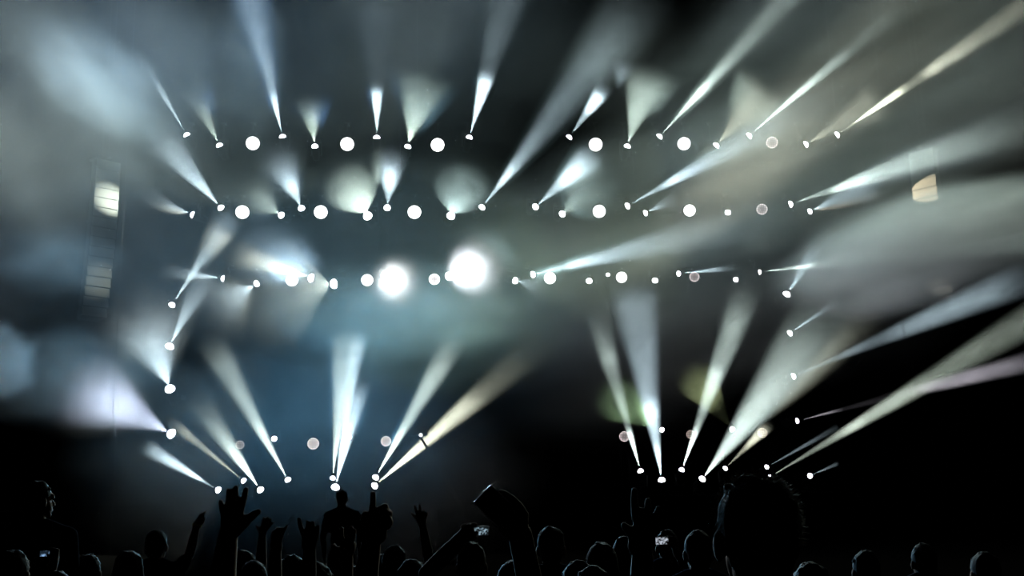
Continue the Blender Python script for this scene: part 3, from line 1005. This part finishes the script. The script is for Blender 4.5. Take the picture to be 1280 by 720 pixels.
def screen_mat(name, col, scale, strength, thr, red=False):
    m = bpy.data.materials.new(name)
    m.use_nodes = True
    m.cycles.emission_sampling = 'NONE'
    nt = m.node_tree
    nt.nodes.clear()
    out = nt.nodes.new('ShaderNodeOutputMaterial')
    e = nt.nodes.new('ShaderNodeEmission')
    tc = nt.nodes.new('ShaderNodeTexCoord')
    nz = nt.nodes.new('ShaderNodeTexNoise')
    nz.inputs['Scale'].default_value = scale
    nz.inputs['Detail'].default_value = 3
    nt.links.new(tc.outputs['Object'], nz.inputs['Vector'])
    mr = nt.nodes.new('ShaderNodeMapRange')
    mr.inputs['From Min'].default_value = thr
    mr.inputs['From Max'].default_value = thr + .2
    mr.inputs['To Min'].default_value = strength * .03
    mr.inputs['To Max'].default_value = strength
    nt.links.new(nz.outputs['Fac'], mr.inputs['Value'])
    e.inputs[0].default_value = (*col, 1)
    nt.links.new(mr.outputs[0], e.inputs[1])
    nt.links.new(e.outputs[0], out.inputs[0])
    return m
def phone(c, Y, w, h, ang, label, scr):
    C = at(c[0], c[1], Y)
    root = thing('mobile_phone', label, 'phone', C)
    root.rotation_euler = (R(8), ang, 0)
    bm = bmesh.new()
    box(bm, -w/2, w/2, 0, .008, -h/2, h/2)
    link('phone_body', bm, M_PHONE, root, bevel=.003)
    bm = bmesh.new()
    m_ = .004
    v = [bm.verts.new(p) for p in ((-w/2 + m_, -.0006, -h/2 + m_), (w/2 - m_, -.0006, -h/2 + m_), (w/2 - m_, -.0006, h/2 - m_), (-w/2 + m_, -.0006, h/2 - m_))]
    bm.faces.new(v)
    link('screen', bm, scr, root)
    bm = bmesh.new()
    tube(bm, (w/2 - .014, .008, h/2 - .014), (w/2 - .014, .0095, h/2 - .014), .005, seg=14)
    link('camera_lens', bm, M_PHONE, root)
    return root
def hold(c, Y, w, h):
    """fingers of a hand that holds a phone at its lower corner (pixel polylines)."""
    k = 1244.0 / Y
    x, y = c[0] + w / 2 * k, c[1]
    fs = []
    for i in range(4):
        yy = y - (.030 - .020 * i) * k
        fs.append(dict(pts=((x + .045 * k, yy + .01 * k), (x + .018 * k, yy), (x - .012 * k, yy)), r=(.011, .0085, .0075), dy=(.02, .024, .022)))
    fs.append(dict(pts=((x + .03 * k, y + .04 * k), (x + .008 * k, y + .02 * k), (x - .018 * k, y + .008 * k)), r=(.014, .010, .0085), dy=(-.005, -.014, -.012)))
    return fs, (x + .075 * k, y + .075 * k)

F_ = lambda *p, r=(.0105, .0085, .0072): dict(pts=p, r=r)
# raised open hand with spread fingers
person(283, 742, 2.75, 'person raising an open left hand with five spread fingers beneath the floor lamps', 1, 0, 0, voxel=.0038,
       hands=[dict(wrist=(285, 671), Y=2.75, side=-1, wr=.026, pr=.02, elb=(277, 730), fingers=[
           F_((304, 652), (311, 648), (318, 642.5), (323, 639.5), r=(.018, .012, .0095, .0075)),
           F_((300, 640), (303.2, 628), (305.8, 619), (307.6, 611.5), r=(.0095, .0085, .0075, .0065)),
           F_((293.5, 638), (293.8, 627), (294.4, 617), (294.8, 609.5), r=(.0095, .009, .008, .0068)),
           F_((287, 640), (286.2, 629), (286, 620), (286.2, 613), r=(.0095, .0085, .0075, .0065)),
           F_((281, 646), (278.6, 639), (277, 632), (276, 627), r=(.0095, .0085, .0072, .006))],
           balls=((290, 654, .022, .014), (285, 662, .022, .016), (296, 657, .020, .014)))])
# index finger pointing up
person(470, 735, 3.0, 'person pointing one index finger up below the two crossing floor beams', 0, 0, 1, voxel=.0038,
       hands=[dict(wrist=(463.5, 682), Y=3.0, side=-1, wr=.03, pr=.02, elb=(455, 740), fingers=[
           F_((465.5, 650), (465, 640), (466, 628), (466.4, 617.5), r=(.015, .0098, .0085, .0075)),
           F_((458, 664), (455.2, 652), (456, 645), (456.5, 641.5), r=(.015, .011, .009, .0075)),
           dict(pts=((472, 652), (476, 637), (481, 634), (480, 645)), r=(.016, .012, .0115, .010), dy=(0, .01, .03, .04)),
           dict(pts=((475, 655), (482, 642), (486, 642), (484, 652)), r=(.016, .012, .0115, .010), dy=(0, .012, .03, .035)),
           dict(pts=((476, 660), (485, 650), (487, 652), (484, 659)), r=(.016, .0115, .0105, .009), dy=(0, .01, .028, .03))],
           balls=((470, 660, .034, .022), (473, 668, .026, .02)))])
# four fingers up
person(398, 706, 4.4, 'person with four fingers up, thumb tucked in, beside the pointing hand', 2, 2, 2, voxel=.0042,
       hands=[dict(wrist=(387, 689), Y=4.4, side=-1, elb=(384, 740), wr=.028, pr=.02, fingers=[
           F_((380, 671), (377.5, 663), (375, 655), (373.8, 648.5), r=(.0098, .0095, .009, .0075)),
           F_((384.5, 669), (384.8, 662), (384.8, 656), (384.8, 652.5), r=(.0098, .0095, .0088, .0075)),
           F_((390, 669), (390.6, 662), (391, 656), (391.2, 653), r=(.0098, .0092, .0086, .0075)),
           F_((395, 672), (396.4, 666), (397.3, 661), (397.8, 658), r=(.0095, .009, .008, .007)),
           dict(pts=((381, 680), (384, 675), (389, 674)), r=(.016, .011, .009), dy=(.0, .02, .03))],
           balls=((387, 681, .030, .018),))])
# three fingers and a thumb
person(437, 722, 3.8, 'person raising three long fingers and a short thumb beneath the upright floor beams', 0, 1, 3, voxel=.0042,
       hands=[dict(wrist=(432, 697), Y=3.8, side=-1, elb=(428, 750), wr=.028, pr=.02, fingers=[
           F_((427.5, 682), (427, 673), (427, 666), (427.2, 661), r=(.0098, .0092, .0085, .0072)),
           F_((433.5, 681), (435.5, 672), (437.6, 665), (438.8, 659.5), r=(.0098, .0092, .0085, .0072)),
           F_((437.5, 683), (440.2, 675), (442, 668), (443, 663.5), r=(.0095, .009, .008, .007)),
           F_((422, 689), (418.5, 685), (417.2, 682), r=(.013, .0095, .008)),
           dict(pts=((440, 686), (442, 680), (440, 679)), r=(.012, .009, .008), dy=(0, .02, .03))],
           balls=((431, 692, .028, .018),))])
# small spread hand further off
person(341, 694, 6.5, 'person raising a small hand with splayed fingers beside the big open hand', 1, 2, 2, voxel=.005,
       hands=[dict(wrist=(327.5, 671), Y=6.5, side=-1, elb=(326, 715), wr=.024, pr=.016, fingers=[
           F_((325.5, 664), (323, 661), (320.8, 657.5), r=(.0095, .009, .0075)),
           F_((326.5, 660), (328.6, 652), (330, 647), r=(.009, .008, .0072)),
           F_((329, 659.5), (332.4, 652), (335, 647), r=(.009, .008, .0072)),
           F_((331, 660), (335.6, 653), (338.8, 648.8), r=(.009, .008, .0072)),
           F_((332, 662.5), (338, 656), (341.8, 653), r=(.012, .008, .0068))],
           balls=((328.5, 665.5, .022, .015),))])
person(352, 703, 5.2, 'person holding three joined fingers up, thin little finger sticking out', 0, 0, 4, voxel=.005,
       hands=[dict(wrist=(344.5, 688), Y=5.2, side=-1, elb=(343, 740), wr=.028, pr=.018, fingers=[
           F_((341, 675), (341.3, 669), (341.6, 665), r=(.0098, .00955, .009)),
           F_((345.5, 674), (346.6, 666), (347, 660.5), r=(.0098, .00955, .009)),
           F_((349.5, 674), (351.4, 667), (352.3, 661), r=(.0098, .00955, .009)),
           F_((350, 676), (355, 663), (359, 657), r=(.011, .0065, .0055)),
           dict(pts=((340, 682), (342, 677), (346, 676)), r=(.0098, .0095, .008), dy=(0, .02, .03))],
           balls=((345.5, 683, .032, .018),))])
person(519, 681, 7.0, 'person with a wide-open clawed hand up, alone below the dark gap of the stage', 1, 0, 0, voxel=.005,
       hands=[dict(wrist=(529, 661), Y=7.0, side=1, wr=.028, pr=.018, elb=(536, 700), fingers=[
           F_((521.5, 647), (517, 644), (514.3, 641.8), r=(.0095, .009, .0075)),
           F_((522.5, 644), (520, 637), (518.2, 632.5), r=(.009, .0085, .0075)),
           F_((525.5, 643), (525.2, 637), (524.6, 632), r=(.009, .0085, .0075)),
           F_((529, 645), (529.8, 641.5), (530, 638.5), r=(.012, .009, .0075)),
           F_((531, 648), (533.2, 644), (534, 641), r=(.009, .008, .007))],
           balls=((527, 652, .03, .018),))])
person(230, 661, 8.5, 'person stretching a pointing arm towards the outermost floor lamp', 1, 2, 0, voxel=.009,
       hands=[dict(wrist=(247, 653), Y=8.3, side=1, wr=.026, pr=.018, band=.9, elb=(238, 690), fingers=[
           F_((250, 648), (253, 644), (256.5, 640), r=(.018, .0125, .009)),
           F_((251, 650), (254.5, 648), (256, 648.5), r=(.018, .013, .011)),
           F_((251, 652), (254, 652), (254, 653), r=(.0115, .010, .009)),
           F_((250, 653), (252, 655), (251, 655.5), r=(.015, .011, .009)),
           F_((248, 650), (249, 645), (250.5, 642.5), r=(.015, .010, .008))])])
# hands with phones
SCR_BLUE = screen_mat('phone_screen_blue', (0.35, 0.62, 1.0), 34, 0.9, .50)
SCR_SPECK = screen_mat('phone_screen_speckled', (0.55, 0.80, 0.95), 90, 0.55, .46)
SCR_GREY = screen_mat('phone_screen_grey', (0.80, 0.88, 1.0), 60, 0.6, .40)
SCR_OFF = mat('dark_phone_glass', (0.004, 0.004, 0.005), 0.25)
phone((601, 664), 4.5, .072, .042, 0, 'lit phone with a speckled blue-grey picture held between two raised hands', SCR_SPECK)
fs, wr = hold((601, 664), 4.5, .072, .042)
fl = [dict(pts=tuple((1202 - x, y) for x, y in f['pts']), r=f['r'], dy=f['dy']) for f in fs]
person(551, 722, 4.6, 'person lifting a lit phone, forearm slanting, next to the black raised phone', 0, 0, 1, voxel=.0042,
       hands=[dict(wrist=(582, 668), Y=4.5, side=-1, wr=.032, pr=.024, elb=(545, 705), fingers=fl, balls=((586, 662, .026, .024),))])
phone((620, 634), 3.0, .075, .115, R(-44), 'black unlit phone tilted on its corner in a raised fist', SCR_OFF)
person(655, 748, 3.0, 'person holding a tilted black phone aloft in one fist, arm at an angle', 1, 0, 0, voxel=.0042,
       hands=[dict(wrist=(650, 668), Y=3.02, side=1, wr=.036, pr=.028, elb=(664, 735), fingers=[
           dict(pts=((642, 650), (640, 632), (632, 619), (626, 616)), r=(.018, .014, .012, .010), dy=(0, .014, .02, .018)),
           dict(pts=((646, 650), (647, 634), (640, 624), (633, 619)), r=(.018, .014, .012, .010), dy=(0, .014, .022, .02)),
           dict(pts=((650, 652), (652, 638), (647, 630), (640, 626)), r=(.018, .013, .011, .009), dy=(0, .014, .022, .02)),
           dict(pts=((653, 656), (656, 644), (652, 637), (645, 634)), r=(.016, .012, .010, .009), dy=(0, .014, .022, .02)),
           dict(pts=((634, 655), (627, 648), (624, 640)), r=(.018, .012, .010), dy=(0, -.014, -.016))],
           balls=((644, 652, .04, .026), (641, 660, .036, .026)))])
person(803, 752, 3.0, 'person raising a spread hand, one very tall finger, before the small lit phone', 2, 1, 1, voxel=.0038,
       hands=[dict(wrist=(803, 697), Y=3.0, side=1, wr=.032, pr=.024, elb=(801, 760), fingers=[
           F_((797, 655), (794, 642), (793, 627), (792.8, 613), r=(.012, .0115, .0105, .008)),
           F_((803, 654), (801, 645), (800.5, 638), r=(.0115, .010, .009)),
           F_((808, 655), (810, 643), (810, 634), (809.8, 626), r=(.0115, .0105, .0095, .008)),
           F_((813, 661), (818.5, 650), (821.5, 641), (823, 635), r=(.0115, .010, .009, .0072)),
           F_((792, 668), (784, 661), (780, 657), r=(.018, .012, .0095))],
           balls=((803, 674, .038, .022), (799, 682, .034, .024)))])
phone((827.5, 676), 7.4, .098, .058, 0, 'small lit phone with a grey picture between the spread hand and the largest head', SCR_GREY)
fs, wr = hold((827.5, 676), 7.4, .098, .058)
person(833, 664, 7.8, 'person filming on a small grey lit phone beside the largest head', 0, 2, 2, voxel=.009,
       hands=[dict(wrist=(845, 690), Y=7.4, side=1, fingers=fs, elbow=(.6, 0, -1))])
phone((56, 692), 6.0, .064, .040, 0, 'small phone with a bright blue screen below the tall standing person', SCR_BLUE)
fs, wr = hold((56, 692), 6.0, .064, .040)
person(74, 716, 5.9, 'person holding a small blue-lit phone low among the crowd', 1, 0, 0, voxel=.009,
       hands=[dict(wrist=(67, 702), Y=6.0, side=-1, fingers=fs, elbow=(-.4, .3, -1))])
# heads
person(939, 601, 2.36, 'person nearest of all, large round short-haired head covering the floor lamps', 1, 1, 0, voxel=.008, strands=2600, head_k=1.08)
person(50, 603, 6.8, 'tall person standing head and shoulders above the crowd over the blue-lit phone', 0, 0, 0, H=None, turn=R(-35), voxel=.010)
person(428, 613, 15.0, 'dim distant person below the upright floor beams, seen over the raised hands', 1, 2, 4)
person(688, 660, 6.2, 'person with a rounded dark head beside the tilted black phone', 0, 0, 1)
person(751, 680, 5.4, 'person with rim-lit round head just before the tall spread hand', 2, 2, 0)
person(722, 703, 5.2, 'person with a lower rim-lit head in front of the rim-lit round head', 0, 1, 2)
person(741, 710, 4.5, 'person whose head top just shows between two rim-lit heads', 1, 0, 3)
person(871, 665, 6.0, 'person with a dark head close against the largest head', 0, 0, 2)
person(781, 672, 6.3, 'person with tousled hair half hidden behind the tall spread hand', 1, 0, 4)
person(589, 680, 5.8, 'person with a round head directly beneath the speckled lit phone', 0, 1, 0)
person(515, 701, 6.0, 'person with a low head below the clawed hand', 2, 2, 1)
person(306, 689, 7.8, 'person with a rim-lit head just beside the big open hand', 1, 1, 2)
person(318, 703, 6.2, 'person with a low head in front of the splayed small hand', 0, 0, 0)
person(474, 694, 7.4, 'person with a rim-lit head under the pointing finger', 1, 2, 4)
person(640, 703, 5.6, 'person with a low head under the black raised phone', 0, 0, 1, long_hair=True)
person(19, 690, 5.6, 'person at the edge of the crowd beside the tall standing person', 0, 0, 1)
person(112, 694, 7.0, 'person with a dark head between the blue-lit phone and the pointing arm', 1, 2, 0)
person(163, 690, 6.4, 'long-haired person in the dark near the pointing arm', 0, 0, 3, long_hair=True)
person(1012, 706, 4.4, 'person in the dark whose head top touches the shoulder of the nearest person', 1, 0, 2)
person(1080, 690, 6.5, 'first dark head beyond the nearest person, counting away from it', 0, 2, 0)
person(1152, 681, 7.2, 'second dark head beyond the nearest person, counting away from it', 2, 2, 1)
person(1228, 692, 6.2, 'third dark head beyond the nearest person, at the end of the crowd', 0, 0, 4)

# ------------------------------------------------------------------ speaker columns, camera jib, cables
def line_array(px, y0, y1, Y, n, turn, wpx, label, tilt=0.0):
    top, bot = at(px, y0, Y), at(px, y1, Y)
    root = thing('line_array', label, 'speakers', (top.x, Y, top.z))
    root.rotation_euler = (0, 0, turn)
    h = (top.z - bot.z) / n
    wd, dp = .98, .60
    ang, zc, yc = 0.0, 0.0, 0.0
    cab = bmesh.new()
    vs = box(cab, -wd/2, wd/2, -dp/2, dp/2, -h + .012, 0)
    for v in vs:
        if v.co.y > 0:
            v.co.x *= .78
    cme = bpy.data.meshes.new('speaker_cabinet'); cab.to_mesh(cme); cab.free(); cme.materials.append(M_SPEAKER)
    gr = bmesh.new()
    box(gr, -wd/2 + .01, wd/2 - .01, -dp/2 - .012, -dp/2 + .004, -h + .016, -.004)
    for i in range(5):
        z = -.03 - (h - .06) * i / 4
        box(gr, -wd/2 + .02, wd/2 - .02, -dp/2 - .020, -dp/2 - .010, z - .006, z + .006)
    gme = bpy.data.meshes.new('grille'); gr.to_mesh(gme); gr.free(); gme.materials.append(M_GRILLE)
    for i in range(n):
        c = bpy.data.objects.new('speaker_cabinet', cme); COL.objects.link(c)
        c.parent = root
        c.location = (0, yc, zc)
        c.rotation_euler = (-ang, 0, 0)
        g = bpy.data.objects.new('grille', gme); COL.objects.link(g); g.parent = c
        yc += math.sin(ang) * h; zc -= math.cos(ang) * h
        ang += tilt
    bm = bmesh.new()
    box(bm, -wd/2, wd/2, -dp/2, dp/2, .0, .07); box(bm, -.05, .05, -dp/2 - .2, dp/2 + .2, .07, .14)
    link('rigging_frame', bm, M_METAL, root)
    for s in (-.25, .25):
        bm = bmesh.new(); tube(bm, (0, s, .12), (0, s, ROOF_Z - top.z), .014, seg=8)
        link('hoist_chain', bm, M_METAL, root)
    return root
line_array(131.5, 203, 398, 37.0, 16, R(48), 17, 'tall hanging column of speaker cabinets beside the bluish smoke bank', .012)
line_array(1155, 190, 385, 37.0, 16, R(-48), 24, 'tall hanging column of speaker cabinets in the grey-green haze, marked by a half-moon of light', .012)
# second spots added at truss lamps to throw light pools on the speaker columns
def pool(a, lampc, inten, half, color, blend):
    A = stage(*lampc, -.3)
    return spot('added_pool_spot', A, (a - A).normalized(), half, inten, color, blend)

pool(at(1184, 232, 36.5), (1013, 264), 1500, R(6.4), (1.0, .86, .62), .08)
pool(at(136, 250, 37.0), (240, 268), 1300, R(12), (.9, 1, .9), 1.0)
pool(at(140, 350, 37.0), (278, 348), 260, R(10), (.9, 1, .9), 1.0)
pool(at(1172, 358, 37.0), (950, 340), 600, R(4), (1, 1, .95), 1.0)

# camera on a jib arm over the stage front
C = at(525, 541, 30.0)
root = thing('jib_camera', 'small black jib camera with one bright tally spot between the two slanting floor beams', 'camera', (C.x + 1.2, 30.0, 0.0))
o = Vector((C.x + 1.2, 30.0, 0))
bm = bmesh.new(); box(bm, -.30, .22, -.16, .16, -.09, .11); tube(bm, (-.30, 0, 0), (-.36, 0, 0), .09, .08, 16)
link('camera_body', bm, M_METAL, root, bevel=.03).location = C - o
bm = bmesh.new(); tube(bm, (0, 0, 0), (0, -.012, 0), .05, seg=14)
link('tally_lamp', bm, emit('tally_lamp_glow', (1, 1, 1), 2.5), root).location = C - o + Vector((.04, -.165, -.075))
bm = bmesh.new(); tube(bm, C - o + Vector((0, 0, -.10)), (0, .6, 1.3), .035, .05, 10)
link('jib_arm', bm, M_METAL, root)
bm = bmesh.new(); tube(bm, (0, .6, 1.35), (0, .6, 1.0), .05, .05, 12)
for k in range(3):
    t = k * 2 * PI / 3
    tube(bm, (0, .6, 1.05), (.55 * math.cos(t), .6 + .55 * math.sin(t), 0), .025, .025, 8)
link('tripod', bm, M_METAL, root)

def cable(pts, label, r=.012):
    P = [at(*p) for p in pts]
    bm = bmesh.new()
    top = P[0].copy(); top.z = ROOF_Z
    Q = [top] + P
    bot = P[-1].copy(); bot.z = 0.0
    Q.append(bot)
    for a, b in zip(Q, Q[1:]):
        tube(bm, a, b, r, seg=6)
    o = link('signal_cable', bm, M_METAL)
    o['label'], o['category'] = label, 'cable'
cable(((141, 513, 32.6), (142.5, 530, 32.6), (145, 555, 32.6)), 'thin pale hanging cable glinting inside the blue beam')
cable(((1137, 490, 33), (1139, 503, 33), (1146, 508, 33), (1149, 526, 33)), 'thin faint hanging cable below the speaker column in the grey-green haze', .008)

# ------------------------------------------------------------------ smoke
STREAK = (.3, 1, 1)
cloud((70,210), 360, 320, .20, 25, power=.8, label='broad bank of bluish smoke filling the dark beside the blue tower')
cloud((128,112), 135, 72, .41, 24, rot=R(-42), stretch=(.35, 1.2, 1.2), lo=.1, hi=1.7, scale=.6, label='bright slanting smoke streak above the hanging speaker column')
cloud((75,325), 95, 55, .28, 24, label='small blue puff of smoke beside the hanging speaker column')
cloud((318,70), 45, 140, .26, 25, label='tall faint blue wisp over the first two wash lamps')
cloud((0,452), 60, 60, .34, 24, label='pale knot of smoke at the very edge above the crowd')
cloud((100,470), 150, 75, .27, 25, label='low blue smoke under the blue tower beams')
cloud((470,60), 350, 220, .16, 25, power=.8, label='thin dark smoke over the topmost truss')
cloud((490,390), 200, 80, .33, 27, rho=.034, depth=3, label='grey glow of smoke under the two blinding lamps')
cloud((470,360), 370, 190, .33, 26, power=.8, lo=.7, hi=1.3, warp=.3, rho=.0048, label='thin smoke around the two blinding lamps')
cloud((885,325), 420, 225, .19, 25, rot=R(14), stretch=(.22, 1.4, 1.4), scale=.6, lo=.1, hi=1.9, power=.8, label='grey-green smoke across the third truss')
cloud((1080,110), 420, 240, .22, 25, rot=R(25), stretch=(.22, 1.4, 1.4), scale=.6, lo=.1, hi=1.9, power=.8, label='high grey-green smoke in the slanting beams')
cloud((1160,312), 220, 85, .56, 24, rot=R(14), stretch=(.22, 1.5, 1.5), scale=.7, lo=.15, hi=1.85, warp=.3, label='pale smoke around the half-lit speaker column')
cloud((390,585), 310, 200, .13, 27, power=.8, rho=.009, depth=5, label='faint navy haze low over the stage floor')
